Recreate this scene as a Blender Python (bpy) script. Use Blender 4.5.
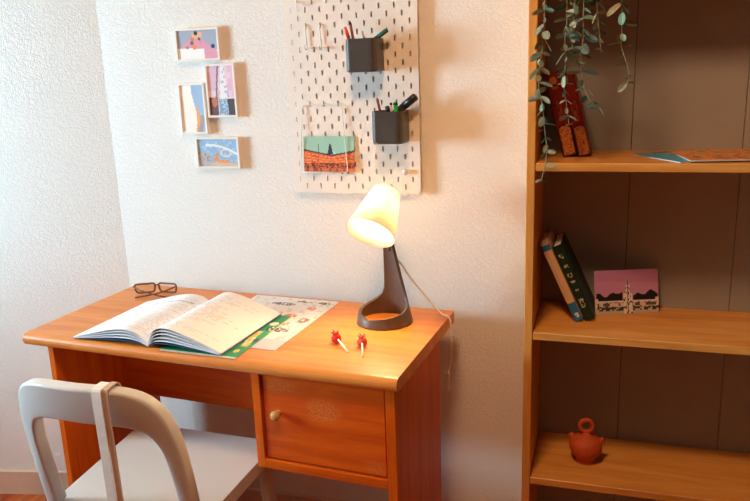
import bpy, bmesh, math, random
from mathutils import Vector, Matrix
random.seed(7)
scene = bpy.context.scene
for o in list(bpy.data.objects):
    bpy.data.objects.remove(o)
COL = scene.collection

# ------------------------------------------------------------------ camera
cam_d = bpy.data.cameras.new('camera')
cam_d.sensor_width = 36.0
cam_d.sensor_fit = 'HORIZONTAL'
cam_d.lens = 737.94 * 36.0 / 750.0
cam_d.clip_start = 0.02
cam = bpy.data.objects.new('camera', cam_d)
COL.objects.link(cam)
cr = Vector((0.95546056, 0.29302032, -0.03513135))
cu = Vector((-0.03862952, 0.24219267, 0.96945886))
cf = Vector((-0.2925797, 0.92492259, -0.24272478))
cm = Matrix((( cr.x, cu.x, -cf.x), (cr.y, cu.y, -cf.y), (cr.z, cu.z, -cf.z))).to_4x4()
cm.translation = Vector((0.45915, -1.89118, 1.38114))
cam.matrix_world = cm
scene.camera = cam

# ------------------------------------------------------------------ world, daylight, exposure
world = bpy.data.worlds.new('world')
scene.world = world
world.use_nodes = True
bg = world.node_tree.nodes['Background']
bg.inputs['Color'].default_value = (0.75, 0.87, 1.0, 1)
bg.inputs['Strength'].default_value = 1.0

def area_light(name, loc, target, sx, sy, power, color):
    d = bpy.data.lights.new(name, 'AREA')
    d.shape = 'RECTANGLE'
    d.size, d.size_y = sx, sy
    d.energy = power
    d.color = color
    o = bpy.data.objects.new(name, d)
    COL.objects.link(o)
    o.location = loc
    o.rotation_euler = (Vector(target) - Vector(loc)).to_track_quat('-Z', 'Z').to_euler()
    return o
X0_ = -2.50
# daylight entering through the window in the left wall
WY0, WY1, WZ0, WZ1 = -1.90, -0.58, 0.95, 1.62
area_light('window_daylight', (X0_ - 0.30, (WY0 + WY1) / 2, (WZ0 + WZ1) / 2), (0, (WY0 + WY1) / 2, (WZ0 + WZ1) / 2),
           WY1 - WY0, WZ1 - WZ0, 218, (0.54, 0.84, 1.0))
vs = scene.view_settings
vs.view_transform = 'Standard'
vs.look = 'None'
vs.gamma = 1.0
vs.use_curve_mapping = False
vs.exposure = 0.5

# ------------------------------------------------------------------ helpers
def lin(c):
    return tuple(((v / 255) / 12.92 if v / 255 <= 0.04045 else ((v / 255 + 0.055) / 1.055) ** 2.4) for v in c)

def prop(o, label=None, cat=None, group=None, kind=None):
    if label: o['label'] = label
    if cat: o['category'] = cat
    if group: o['group'] = group
    if kind: o['kind'] = kind
    return o

def empty(name, loc=(0, 0, 0), rz=0, **k):
    o = bpy.data.objects.new(name, None)
    o.empty_display_size = 0.05
    COL.objects.link(o)
    o.location = loc
    o.rotation_euler = (0, 0, rz)
    return prop(o, **k)

def link(name, me, mat=None, parent=None, smooth=False, **k):
    o = bpy.data.objects.new(name, me)
    COL.objects.link(o)
    if mat is not None and not me.materials:
        me.materials.append(mat)
    if smooth:
        for p in me.polygons: p.use_smooth = True
    if parent is not None: o.parent = parent
    return prop(o, **k)

def bm_obj(name, bm, mat=None, parent=None, smooth=False, **k):
    bmesh.ops.recalc_face_normals(bm, faces=bm.faces[:])
    me = bpy.data.meshes.new(name)
    bm.to_mesh(me)
    bm.free()
    return link(name, me, mat, parent, smooth, **k)

def box(bm, lo, hi, bev=0.0, seg=2):
    vs_ = [bm.verts.new((x, y, z)) for x in (lo[0], hi[0]) for y in (lo[1], hi[1]) for z in (lo[2], hi[2])]
    F = [(0, 1, 3, 2), (4, 6, 7, 5), (0, 4, 5, 1), (2, 3, 7, 6), (0, 2, 6, 4), (1, 5, 7, 3)]
    fs = [bm.faces.new([vs_[i] for i in f]) for f in F]
    if bev > 0:
        es = list({e for f in fs for e in f.edges})
        bmesh.ops.bevel(bm, geom=es, offset=bev, segments=seg, affect='EDGES', profile=0.5)

def box_obj(name, lo, hi, mat, parent=None, bev=0.0, seg=2, **k):
    bm = bmesh.new()
    box(bm, lo, hi, bev, seg)
    return bm_obj(name, bm, mat, parent, **k)

def tube(bm, pts, rad, n=10, caps=True):
    pts = [Vector(p) for p in pts]
    rs = rad if isinstance(rad, (list, tuple)) else [rad] * len(pts)
    rings = []
    t0 = (pts[1] - pts[0]).normalized()
    nrm = t0.cross(Vector((0.13, 0.27, 0.95)))
    if nrm.length < 0.05: nrm = t0.cross(Vector((1, 0, 0)))
    nrm.normalize()
    for i, p in enumerate(pts):
        a = pts[max(i - 1, 0)]; b = pts[min(i + 1, len(pts) - 1)]
        t = (b - a).normalized()
        nrm = (nrm - t * nrm.dot(t)).normalized()
        bn = t.cross(nrm)
        rings.append([bm.verts.new(p + (nrm * math.cos(2 * math.pi * k / n) + bn * math.sin(2 * math.pi * k / n)) * rs[i]) for k in range(n)])
    for a, b in zip(rings, rings[1:]):
        for k in range(n):
            bm.faces.new((a[k], a[(k + 1) % n], b[(k + 1) % n], b[k]))
    if caps:
        bm.faces.new(rings[0][::-1]); bm.faces.new(rings[-1])

def spline(P, m=8):
    P = [Vector(p) for p in P]
    out = []
    for i in range(len(P) - 1):
        p0 = P[max(i - 1, 0)]; p1 = P[i]; p2 = P[i + 1]; p3 = P[min(i + 2, len(P) - 1)]
        for j in range(m):
            t = j / m
            out.append(0.5 * ((2 * p1) + (p2 - p0) * t + (2 * p0 - 5 * p1 + 4 * p2 - p3) * t * t + (3 * p1 - p0 - 3 * p2 + p3) * t ** 3))
    out.append(P[-1])
    return out

def lathe(bm, prof, n=28, centre=(0, 0, 0), axis=None):
    """prof: (radius, height) pairs along axis"""
    c = Vector(centre)
    ax = Vector(axis).normalized() if axis else Vector((0, 0, 1))
    a = ax.orthogonal().normalized(); b = ax.cross(a)
    rings = []
    for r, h in prof:
        if r < 1e-6: rings.append([bm.verts.new(c + ax * h)])
        else: rings.append([bm.verts.new(c + ax * h + (a * math.cos(2 * math.pi * k / n) + b * math.sin(2 * math.pi * k / n)) * r) for k in range(n)])
    for A, B in zip(rings, rings[1:]):
        for k in range(n):
            q = [A[k % len(A)], A[(k + 1) % len(A)], B[(k + 1) % len(B)], B[k % len(B)]]
            u = []
            for v in q:
                if v not in u: u.append(v)
            if len(u) > 2: bm.faces.new(u)

def prism(bm, poly, z0, z1, bev=0.0, seg=2):
    a = [bm.verts.new((x, y, z0)) for x, y in poly]
    b = [bm.verts.new((x, y, z1)) for x, y in poly]
    n = len(poly)
    f0 = bm.faces.new(a[::-1]); f1 = bm.faces.new(b)
    for i in range(n): bm.faces.new((a[i], a[(i + 1) % n], b[(i + 1) % n], b[i]))
    if bev > 0:
        es = list(f0.edges) + list(f1.edges)
        bmesh.ops.bevel(bm, geom=es, offset=bev, segments=seg, affect='EDGES', profile=0.5)

def round_poly(poly, r, m=6):
    out = []
    n = len(poly)
    for i in range(n):
        p = Vector(poly[i]); a = Vector(poly[i - 1]); b = Vector(poly[(i + 1) % n])
        rr = r[i] if isinstance(r, (list, tuple)) else r
        u = (a - p); v = (b - p)
        d = min(rr, u.length * 0.48, v.length * 0.48)
        s = p + u.normalized() * d; e = p + v.normalized() * d
        for k in range(m + 1):
            t = k / m
            q = s * (1 - t) ** 2 + p * 2 * t * (1 - t) + e * t * t
            out.append((q.x, q.y))
    return out

def copy_tree(o, parent=None):
    c = o.copy()
    COL.objects.link(c)
    c.parent = parent
    for ch in [x for x in bpy.data.objects if x.parent == o]:
        copy_tree(ch, c)
    return c

# a flat print: a fine grid of faces with printed colours
def grid_print(name, pos, nx, ny, colfn, mat, parent=None, smooth=False, **k):
    """pos(u,v)->xyz ; colfn(u,v)->srgb 0..255"""
    V = [pos(i / nx, j / ny) for j in range(ny + 1) for i in range(nx + 1)]
    F = []; C = []
    for j in range(ny):
        for i in range(nx):
            a = j * (nx + 1) + i
            F.append((a, a + 1, a + nx + 2, a + nx + 1))
            c = lin(colfn((i + 0.5) / nx, (j + 0.5) / ny))
            C += [c[0], c[1], c[2], 1.0] * 4
    me = bpy.data.meshes.new(name)
    me.from_pydata([tuple(v) for v in V], [], F)
    at = me.color_attributes.new('Print', 'FLOAT_COLOR', 'CORNER')
    at.data.foreach_set('color', C)
    return link(name, me, mat, parent, smooth, **k)

# ------------------------------------------------------------------ materials
def nodes(name):
    m = bpy.data.materials.new(name)
    m.use_nodes = True
    nt = m.node_tree
    return m, nt, nt.nodes['Principled BSDF'], nt.nodes, nt.links

def plain(name, rgb, rough=0.5, spec=0.5, var=0.06, vscale=30, metal=0.0, bump=0.0, bscale=200):
    m, nt, b, N, L = nodes(name)
    c = lin(rgb)
    tc = N.new('ShaderNodeTexCoord')
    nz = N.new('ShaderNodeTexNoise'); nz.inputs['Scale'].default_value = vscale; nz.inputs['Detail'].default_value = 3
    L.new(tc.outputs['Object'], nz.inputs['Vector'])
    mx = N.new('ShaderNodeMix'); mx.data_type = 'RGBA'
    mx.inputs[6].default_value = tuple(v * (1 - var) for v in c) + (1,)
    mx.inputs[7].default_value = tuple(min(1, v * (1 + var)) for v in c) + (1,)
    L.new(nz.outputs['Fac'], mx.inputs[0])
    L.new(mx.outputs[2], b.inputs['Base Color'])
    b.inputs['Roughness'].default_value = rough
    b.inputs['Specular IOR Level'].default_value = spec
    b.inputs['Metallic'].default_value = metal
    if bump > 0:
        n2 = N.new('ShaderNodeTexNoise'); n2.inputs['Scale'].default_value = bscale; n2.inputs['Detail'].default_value = 2
        L.new(tc.outputs['Object'], n2.inputs['Vector'])
        bp = N.new('ShaderNodeBump'); bp.inputs['Strength'].default_value = bump; bp.inputs['Distance'].default_value = 0.002
        L.new(n2.outputs['Fac'], bp.inputs['Height']); L.new(bp.outputs['Normal'], b.inputs['Normal'])
    return m

def wood(name, dark, light, axis='X', rough=0.35, spec=0.5, scale=1.0, coat=0.0, scuff=None):
    m, nt, b, N, L = nodes(name)
    tc = N.new('ShaderNodeTexCoord')
    mp = N.new('ShaderNodeMapping')
    s = {'X': (1.2, 14, 14), 'Y': (14, 1.2, 14), 'Z': (14, 14, 1.2)}[axis]
    mp.inputs['Scale'].default_value = tuple(v * scale for v in s)
    L.new(tc.outputs['Object'], mp.inputs['Vector'])
    n1 = N.new('ShaderNodeTexNoise'); n1.inputs['Scale'].default_value = 2.2; n1.inputs['Detail'].default_value = 6; n1.inputs['Distortion'].default_value = 0.6
    n2 = N.new('ShaderNodeTexNoise'); n2.inputs['Scale'].default_value = 11; n2.inputs['Detail'].default_value = 4
    L.new(mp.outputs[0], n1.inputs['Vector']); L.new(mp.outputs[0], n2.inputs['Vector'])
    mm = N.new('ShaderNodeMath'); mm.operation = 'MULTIPLY_ADD'
    L.new(n2.outputs['Fac'], mm.inputs[0]); mm.inputs[1].default_value = 0.45
    L.new(n1.outputs['Fac'], mm.inputs[2])
    rp = N.new('ShaderNodeValToRGB')
    rp.color_ramp.elements[0].position = 0.48; rp.color_ramp.elements[0].color = lin(dark) + (1,)
    rp.color_ramp.elements[1].position = 0.92; rp.color_ramp.elements[1].color = lin(light) + (1,)
    L.new(mm.outputs[0], rp.inputs[0])
    col = rp.outputs[0]
    if scuff:
        # worn patches of lost varnish: (centre xyz, radius xyz, strength)
        acc = None
        nz = N.new('ShaderNodeTexNoise'); nz.inputs['Scale'].default_value = 240; nz.inputs['Detail'].default_value = 3
        L.new(tc.outputs['Object'], nz.inputs['Vector'])
        for (c, r, st) in scuff:
            mp2 = N.new('ShaderNodeMapping')
            mp2.inputs['Scale'].default_value = tuple(1 / v for v in r)
            mp2.inputs['Location'].default_value = tuple(-a / v for a, v in zip(c, r))
            L.new(tc.outputs['Object'], mp2.inputs['Vector'])
            ln = N.new('ShaderNodeVectorMath'); ln.operation = 'LENGTH'
            L.new(mp2.outputs[0], ln.inputs[0])
            mr = N.new('ShaderNodeMapRange'); mr.inputs[1].default_value = 1.1; mr.inputs[2].default_value = 0.55; mr.inputs[3].default_value = 0; mr.inputs[4].default_value = st
            L.new(ln.outputs['Value'], mr.inputs[0])
            if acc is None: acc = mr.outputs[0]
            else:
                ad = N.new('ShaderNodeMath'); ad.operation = 'ADD'; L.new(acc, ad.inputs[0]); L.new(mr.outputs[0], ad.inputs[1]); acc = ad.outputs[0]
        th = N.new('ShaderNodeMapRange'); th.inputs[1].default_value = 0.42; th.inputs[2].default_value = 0.62
        L.new(nz.outputs['Fac'], th.inputs[0])
        ml = N.new('ShaderNodeMath'); ml.operation = 'MULTIPLY'; L.new(acc, ml.inputs[0]); L.new(th.outputs[0], ml.inputs[1])
        mx = N.new('ShaderNodeMix'); mx.data_type = 'RGBA'
        L.new(ml.outputs[0], mx.inputs[0]); L.new(col, mx.inputs[6]); mx.inputs[7].default_value = lin((232, 168, 96)) + (1,)
        col = mx.outputs[2]
    L.new(col, b.inputs['Base Color'])
    b.inputs['Roughness'].default_value = rough
    b.inputs['Specular IOR Level'].default_value = spec
    b.inputs['Coat Weight'].default_value = coat
    b.inputs['Coat Roughness'].default_value = 0.15
    bp = N.new('ShaderNodeBump'); bp.inputs['Strength'].default_value = 0.08; bp.inputs['Distance'].default_value = 0.001
    L.new(n2.outputs['Fac'], bp.inputs['Height']); L.new(bp.outputs['Normal'], b.inputs['Normal'])
    return m

def wallpaper(name, rgb):
    """painted embossed wallpaper: blotchy worm-like relief about a centimetre across"""
    m, nt, b, N, L = nodes(name)
    tc = N.new('ShaderNodeTexCoord')
    n1 = N.new('ShaderNodeTexNoise'); n1.inputs['Scale'].default_value = 120; n1.inputs['Detail'].default_value = 2.0; n1.inputs['Distortion'].default_value = 1.2
    n2 = N.new('ShaderNodeTexNoise'); n2.inputs['Scale'].default_value = 260; n2.inputs['Detail'].default_value = 2
    L.new(tc.outputs['Object'], n1.inputs['Vector']); L.new(tc.outputs['Object'], n2.inputs['Vector'])
    mr = N.new('ShaderNodeMapRange'); mr.inputs[1].default_value = 0.38; mr.inputs[2].default_value = 0.62; mr.interpolation_type = 'SMOOTHSTEP'
    L.new(n1.outputs['Fac'], mr.inputs[0])
    ma = N.new('ShaderNodeMath'); ma.operation = 'MULTIPLY_ADD'; ma.inputs[1].default_value = 0.35
    L.new(n2.outputs['Fac'], ma.inputs[0]); L.new(mr.outputs[0], ma.inputs[2])
    bp = N.new('ShaderNodeBump'); bp.inputs['Strength'].default_value = 0.5; bp.inputs['Distance'].default_value = 0.0017
    L.new(ma.outputs[0], bp.inputs['Height']); L.new(bp.outputs['Normal'], b.inputs['Normal'])
    n3 = N.new('ShaderNodeTexNoise'); n3.inputs['Scale'].default_value = 3
    L.new(tc.outputs['Object'], n3.inputs['Vector'])
    mx = N.new('ShaderNodeMix'); mx.data_type = 'RGBA'
    c = lin(rgb)
    mx.inputs[6].default_value = tuple(v * 0.97 for v in c) + (1,); mx.inputs[7].default_value = c + (1,)
    L.new(n3.outputs['Fac'], mx.inputs[0]); L.new(mx.outputs[2], b.inputs['Base Color'])
    b.inputs['Roughness'].default_value = 0.6
    b.inputs['Specular IOR Level'].default_value = 0.3
    return m

def printed(name, rough=0.4, spec=0.4):
    m, nt, b, N, L = nodes(name)
    at = N.new('ShaderNodeVertexColor'); at.layer_name = 'Print'
    L.new(at.outputs['Color'], b.inputs['Base Color'])
    b.inputs['Roughness'].default_value = rough
    b.inputs['Specular IOR Level'].default_value = spec
    return m

def emissive(name, rgb, strength):
    m, nt, b, N, L = nodes(name)
    b.inputs['Base Color'].default_value = (0.8, 0.8, 0.8, 1)
    b.inputs['Emission Color'].default_value = rgb + (1,)
    b.inputs['Emission Strength'].default_value = strength
    return m

def translucent(name, rgb, fac=0.5):
    m, nt, b, N, L = nodes(name)
    out = N['Material Output']
    tr = N.new('ShaderNodeBsdfTranslucent'); tr.inputs['Color'].default_value = lin(rgb) + (1,)
    b.inputs['Base Color'].default_value = lin(rgb) + (1,)
    b.inputs['Roughness'].default_value = 0.4
    mx = N.new('ShaderNodeMixShader'); mx.inputs[0].default_value = fac
    L.new(b.outputs[0], mx.inputs[1]); L.new(tr.outputs[0], mx.inputs[2]); L.new(mx.outputs[0], out.inputs['Surface'])
    return m

def clear(name, tint=(1, 1, 1), refl=0.08):
    m, nt, b, N, L = nodes(name)
    out = N['Material Output']
    t = N.new('ShaderNodeBsdfTransparent'); t.inputs['Color'].default_value = tint + (1,)
    g = N.new('ShaderNodeBsdfGlossy'); g.inputs['Roughness'].default_value = 0.05
    mx = N.new('ShaderNodeMixShader'); mx.inputs[0].default_value = refl
    L.new(t.outputs[0], mx.inputs[1]); L.new(g.outputs[0], mx.inputs[2]); L.new(mx.outputs[0], out.inputs['Surface'])
    return m

M_wall = wallpaper('white_embossed_wallpaper', (240, 236, 231))
M_ceil = plain('low_bounce_ceiling_paint', (158, 132, 106), 0.8)  # unseen ceiling, colour darkened to cut bounced daylight
M_lowbounce = plain('low_bounce_wall_paint', (92, 66, 48), 0.7)  # unseen right and front walls, made dark and warm to weaken the bounce
M_base = plain('cream_baseboard_paint', (222, 190, 165), 0.45)
M_floor = wood('floor_wood', (150, 62, 18), (205, 105, 40), 'Y', 0.35)
M_floor2 = wood('floor_wood_warm', (135, 52, 14), (190, 92, 34), 'Y', 0.35)
M_gap = plain('dark_gap', (40, 20, 10), 0.9)
M_desk_x = wood('desk_wood_long_grain_lit', (214, 116, 38), (236, 150, 64), 'X', 0.40, 0.5, coat=0.08)  # desk top: its sheen is put into a lighter, yellower wood colour
M_desk_z = wood('desk_wood_upright_grain_shaded', (198, 76, 4), (224, 104, 14), 'Z', 0.42, 0.25)  # panels: shade under the desk is put into a darker, redder colour
M_desk_h = wood('desk_wood_crosswise_grain_shaded', (198, 76, 4), (224, 104, 14), 'X', 0.42, 0.25)  # same shade-darkened colours as the upright panels, grain turned
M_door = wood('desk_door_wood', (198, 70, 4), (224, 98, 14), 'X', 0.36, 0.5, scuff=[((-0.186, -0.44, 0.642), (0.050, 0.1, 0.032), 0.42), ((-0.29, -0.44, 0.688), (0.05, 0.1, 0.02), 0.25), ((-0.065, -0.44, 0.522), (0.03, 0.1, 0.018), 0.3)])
M_case_x = wood('bookcase_wood_long', (206, 136, 58), (232, 168, 86), 'X', 0.4)
M_case_z = wood('bookcase_wood_upright', (206, 136, 58), (232, 168, 86), 'Z', 0.4)
M_back = plain('greige_back_board', (166, 162, 156), 0.55, 0.35, 0.08, 12)
M_white = plain('white_plastic', (236, 234, 230), 0.42, 0.5, 0.02)
M_chair = plain('chair_plastic', (216, 215, 211), 0.45, 0.45, 0.03, 8, bump=0.05, bscale=400)
M_peg = plain('white_pegboard', (240, 232, 224), 0.45, 0.4, 0.015)
M_cup = plain('dark_grey_plastic', (74, 68, 64), 0.36, 0.5, 0.04)
M_lampgrey = plain('grey_brown_lamp_plastic', (98, 82, 74), 0.4, 0.5, 0.04)
M_print = printed('colour_print')
M_gloss = printed('glossy_print', 0.22, 0.5)
M_page = printed('printed_page', 0.7, 0.2)
M_paper = plain('paper_edge', (236, 234, 230), 0.8, 0.2, 0.03)

# ------------------------------------------------------------------ the setting
X0, X1, YB, H = -2.50, 3.30, -4.20, 2.55
CX = -0.95                      # corner between the back wall and the angled wall
AX, AY = -2.50, -0.321          # end of the angled wall
T = 0.12
def wall_prism(name, poly, z0, z1, mat):
    bm = bmesh.new(); prism(bm, poly, z0, z1)
    return bm_obj(name, bm, mat, kind='structure')
ang = math.atan2(AY, AX - CX)
nx_, ny_ = -AY / math.hypot(AX - CX, AY), (AX - CX) / math.hypot(AX - CX, AY)   # points to the room or away
if ny_ < 0: nx_, ny_ = -nx_, -ny_
wall_prism('wall_back', [(CX, 0), (X1, 0), (X1, T), (CX, T)], 0, H, M_wall)
wall_prism('wall_left', [(CX, 0), (CX, T), (AX + nx_ * T, AY + ny_ * T), (AX, AY)], 0, H, M_wall)
wall_prism('wall_right', [(X1, 0), (X1, YB), (X1 + T, YB), (X1 + T, 0)], 0, H, M_lowbounce)
wall_prism('wall_front', [(X0, YB), (X0, YB - T), (X1, YB - T), (X1, YB)], 0, H, M_lowbounce)
bm = bmesh.new()
TS = 0.28                        # side wall made thick: deep reveal added to shade the lower left wall
for lo, hi in (((X0 - TS, YB, 0), (X0, AY, WZ0)), ((X0 - TS, YB, WZ1), (X0, AY, H)), ((X0 - TS, YB, WZ0), (X0, WY0, WZ1)), ((X0 - TS, WY1, WZ0), (X0, AY, WZ1))):
    box(bm, lo, hi)
bm_obj('wall_side', bm, M_wall, kind='structure')
wall_prism('ceiling', [(X0 - T, YB - T), (X1 + T, YB - T), (X1 + T, T), (X0 - T, T)], H, H + 0.1, M_ceil)

# window in the side wall: frame, mullion, panes, sill
win = empty('window_1', (X0 - 0.17, (WY0 + WY1) / 2, WZ0), kind='structure')
wy, wz = (WY1 - WY0) / 2, WZ1 - WZ0
bm = bmesh.new()
for lo, hi in (((-0.09, -wy, 0), (-0.04, wy, 0.05)), ((-0.09, -wy, wz - 0.05), (-0.04, wy, wz)), ((-0.09, -wy, 0.05), (-0.04, -wy + 0.05, wz - 0.05)),
               ((-0.09, wy - 0.05, 0.05), (-0.04, wy, wz - 0.05)), ((-0.09, -0.03, 0.05), (-0.04, 0.03, wz - 0.05))):
    box(bm, lo, hi, 0.004, 1)
bm_obj('window_frame', bm, M_white, win)
M_glass = clear('window_glass')
for s in (-1, 1):
    a, b_ = (-wy + 0.05, -0.03) if s < 0 else (0.03, wy - 0.05)
    box_obj('pane', (-0.067, a, 0.05), (-0.063, b_, wz - 0.05), M_glass, win)
box_obj('window_sill', (-0.04, -wy + 0.001, 0.0), (0.30, wy - 0.001, 0.022), M_white, win, 0.004)

# floor: dark bed with separate planks running away from the camera
fl = box_obj('floor', (X0 - T, YB - T, -0.08), (X1 + T, T, -0.012), M_gap, kind='structure')
pw, pl = 0.088, 1.2
pm = []
for mat in (M_floor, M_floor2):
    bm = bmesh.new(); box(bm, (-pw / 2 + 0.0006, -pl / 2 + 0.0006, -0.012), (pw / 2 - 0.0006, pl / 2 - 0.0006, 0.0), 0.0008, 1)
    bmesh.ops.recalc_face_normals(bm, faces=bm.faces[:])
    me = bpy.data.meshes.new('plank'); bm.to_mesh(me); bm.free(); me.materials.append(mat); pm.append(me)
k = 0
nxp = int((X1 - X0) / pw) + 1
for i in range(nxp):
    off = (i * 0.37) % 1.0 * pl
    y = 0.02 - off + pl / 2
    while y - pl / 2 > 0.0: y -= pl
    y0 = y
    while y0 > YB - pl / 2:
        o = bpy.data.objects.new('plank', pm[(i * 3 + k) % 2]); COL.objects.link(o); o.parent = fl
        o.location = (X0 + pw * (i + 0.5), y0, 0); k += 1
        y0 -= pl

# baseboards
BH = 0.085
wall_prism('baseboard_left', [(CX - 0.001, -0.0005), (AX, AY - 0.0005), (AX - nx_ * 0.014, AY - ny_ * 0.014), (CX - 0.001, -0.014)], 0.0, BH, M_base)
box_obj('baseboard_back', (CX, -0.014, 0.0), (0.29, -0.0003, BH), M_base, bev=0.003, kind='structure')

# ceiling lamp: warm dome in the middle of the room
cl = empty('ceiling_lamp', (0.12, -1.30, H), label='round warm white glass ceiling lamp above the room', cat='ceiling lamp')
bm = bmesh.new(); lathe(bm, [(0.0, 0), (0.19, 0), (0.19, -0.025), (0.0, -0.025)], 32)
bm_obj('ceiling_plate', bm, M_white, cl, True)
bm = bmesh.new(); lathe(bm, [(0.175, -0.025), (0.17, -0.05), (0.14, -0.08), (0.08, -0.1), (0.0, -0.105)], 32)
bm_obj('glass_dome', bm, emissive('warm_dome_glow', (1.0, 0.58, 0.31), 56), cl, True)

# ------------------------------------------------------------------ desk
DX, DY, DR = 0.0966, -0.0754, -0.0667
HD, DW, DD = 0.75, 1.0103, 0.4608
def dk(x, y, z):                       # desk-local to world
    c, s = math.cos(DR), math.sin(DR)
    return Vector((DX + c * x - s * y, DY + s * x + c * y, z))
desk = empty('desk', (DX, DY, 0), DR, label='orange varnished wooden desk with a small cupboard under its right side', cat='desk')
# top with a rounded nose along the front
bm = bmesh.new()
th = 0.031
prof = [(0.0, HD - th), (0.0, HD)]
nose = [(-DD + 0.014 - 0.014 * math.sin(a), HD - th / 2 + (th / 2) * math.cos(a)) for a in [math.pi * i / 10 for i in range(11)]]
prof = [(0.0, HD - th), (0.0, HD)] + nose
L_ = [bm.verts.new((-DW, y, z)) for y, z in prof]; R_ = [bm.verts.new((0, y, z)) for y, z in prof]
bm.faces.new(L_[::-1]); bm.faces.new(R_)
for i in range(len(prof)):
    j = (i + 1) % len(prof)
    bm.faces.new((L_[i], L_[j], R_[j], R_[i]))
bm_obj('desk_top', bm, M_desk_x, desk)
UZ = HD - th
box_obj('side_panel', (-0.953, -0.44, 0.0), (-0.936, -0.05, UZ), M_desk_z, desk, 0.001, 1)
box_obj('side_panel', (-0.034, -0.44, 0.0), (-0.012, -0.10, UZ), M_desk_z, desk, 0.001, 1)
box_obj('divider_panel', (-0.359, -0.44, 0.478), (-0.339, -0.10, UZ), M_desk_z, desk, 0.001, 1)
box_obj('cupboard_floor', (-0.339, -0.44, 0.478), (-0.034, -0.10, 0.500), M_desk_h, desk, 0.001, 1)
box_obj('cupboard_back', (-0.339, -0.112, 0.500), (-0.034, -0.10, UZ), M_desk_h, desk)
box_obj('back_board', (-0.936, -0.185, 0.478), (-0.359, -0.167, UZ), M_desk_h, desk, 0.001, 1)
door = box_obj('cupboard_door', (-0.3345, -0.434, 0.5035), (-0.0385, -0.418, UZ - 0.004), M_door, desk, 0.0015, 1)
bm = bmesh.new()
lathe(bm, [(0.0, 0.026), (0.006, 0.0255), (0.0105, 0.022), (0.0118, 0.017), (0.0105, 0.012), (0.006, 0.008), (0.0052, 0.002), (0.007, 0.0), (0.0, 0.0)], 20, (-0.297, -0.434, 0.622), (0, -1, 0))
bm_obj('knob', bm, plain('brass_knob', (205, 160, 96), 0.28, 0.6, 0.05), door, True, label='pale brass knob')

# ------------------------------------------------------------------ bookcase
XI, TH, CD = 0.3147, 0.019, 0.2415
CYB = -0.0119
CF = CYB - CD
CR = 1.105                         # inner right side
ZT = 1.60
case = empty('bookcase', (XI - TH, 0, 0), label='tall open light wood bookcase standing against the wall right of the desk', cat='bookcase')
def cbox(name, lo, hi, mat, bev=0.0015, par=None):
    return box_obj(name, (lo[0] - XI + TH, lo[1], lo[2]), (hi[0] - XI + TH, hi[1], hi[2]), mat, par or case, bev, 1)
cbox('side_panel', (XI - TH, CF - 0.001, 0), (XI, -0.002, ZT), M_case_z)
cbox('side_panel', (CR, CF - 0.001, 0), (CR + TH, -0.002, ZT), M_case_z)
SZ = (1.1629, 0.771, 0.3976)
for z in SZ: cbox('shelf', (XI + 0.0005, CF, z - 0.0185), (CR - 0.0005, CYB - 0.0005, z), M_case_x)
cbox('bottom_board', (XI, CF, 0.05), (CR, CYB, 0.069), M_case_x)
cbox('plinth', (XI, CF + 0.012, 0.0), (CR, CF + 0.028, 0.05), M_case_x)
cbox('top_board', (XI, CF, ZT - 0.019), (CR, CYB, ZT), M_case_x)
xs = [XI, 0.519, 0.762, 1.005, CR]
for a, b_ in zip(xs, xs[1:]):
    cbox('back_board', (a + 0.0006, CYB, 0.02), (b_ - 0.0006, -0.006, ZT), M_back, 0.001)
cbox('backing_sheet', (XI, -0.005, 0.02), (CR, -0.002, ZT), M_gap, 0)

# ------------------------------------------------------------------ pegboard
PZ = 1.0478
peg = empty('pegboard', (0, 0, PZ), label='white pegboard with slotted holes hanging above the desk', cat='pegboard', )
cv = bpy.data.curves.new('pegboard_curve', 'CURVE'); cv.dimensions = '2D'; cv.fill_mode = 'BOTH'; cv.extrude = 0.0021
def spl(pts):
    s = cv.splines.new('POLY'); s.points.add(len(pts) - 1)
    for p, q in zip(s.points, pts): p.co = (q[0], q[1], 0, 1)
    s.use_cyclic_u = True
spl(round_poly([(-0.36, 0), (0, 0), (0, 0.56), (-0.36, 0.56)], 0.012, 5))
SLOTS = []
for ix in range(1, 18):
    for iz in range(1, 28):
        if (ix % 2 == 0) == (iz % 2 == 1):          # staggered rows
            SLOTS.append((-0.02 * ix, 0.02 * iz))
for cx_, cz_ in SLOTS:
    a = [(cx_ + 0.0023 * math.cos(t), cz_ + 0.005 + 0.0023 * math.sin(t)) for t in [math.pi * i / 5 for i in range(6)]]
    b_ = [(cx_ + 0.0023 * math.cos(t), cz_ - 0.005 + 0.0023 * math.sin(t)) for t in [math.pi + math.pi * i / 5 for i in range(6)]]
    spl(a + b_)
tmp = bpy.data.objects.new('tmp', cv); COL.objects.link(tmp)
dg = bpy.context.evaluated_depsgraph_get()
me = bpy.data.meshes.new_from_object(tmp.evaluated_get(dg)); me.name = 'perforated_board'
bpy.data.objects.remove(tmp)
me.transform(Matrix.Translation((0, -0.0179, 0)) @ Matrix.Rotation(math.pi / 2, 4, 'X'))
me.materials.clear()
link('perforated_board', me, M_peg, peg)
for x in (-0.33, -0.03):
    for z in (0.03, 0.53):
        bm = bmesh.new(); lathe(bm, [(0, 0), (0.006, 0), (0.006, 0.0152), (0, 0.0152)], 14, (x, -0.0005, z), (0, -1, 0))
        bm_obj('spacer', bm, M_white, peg, True)

def wire(name, pts, r, mat, parent=None, n=8, **k):
    bm = bmesh.new(); tube(bm, pts, r, n)
    return bm_obj(name, bm, mat, parent, True, **k)
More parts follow.
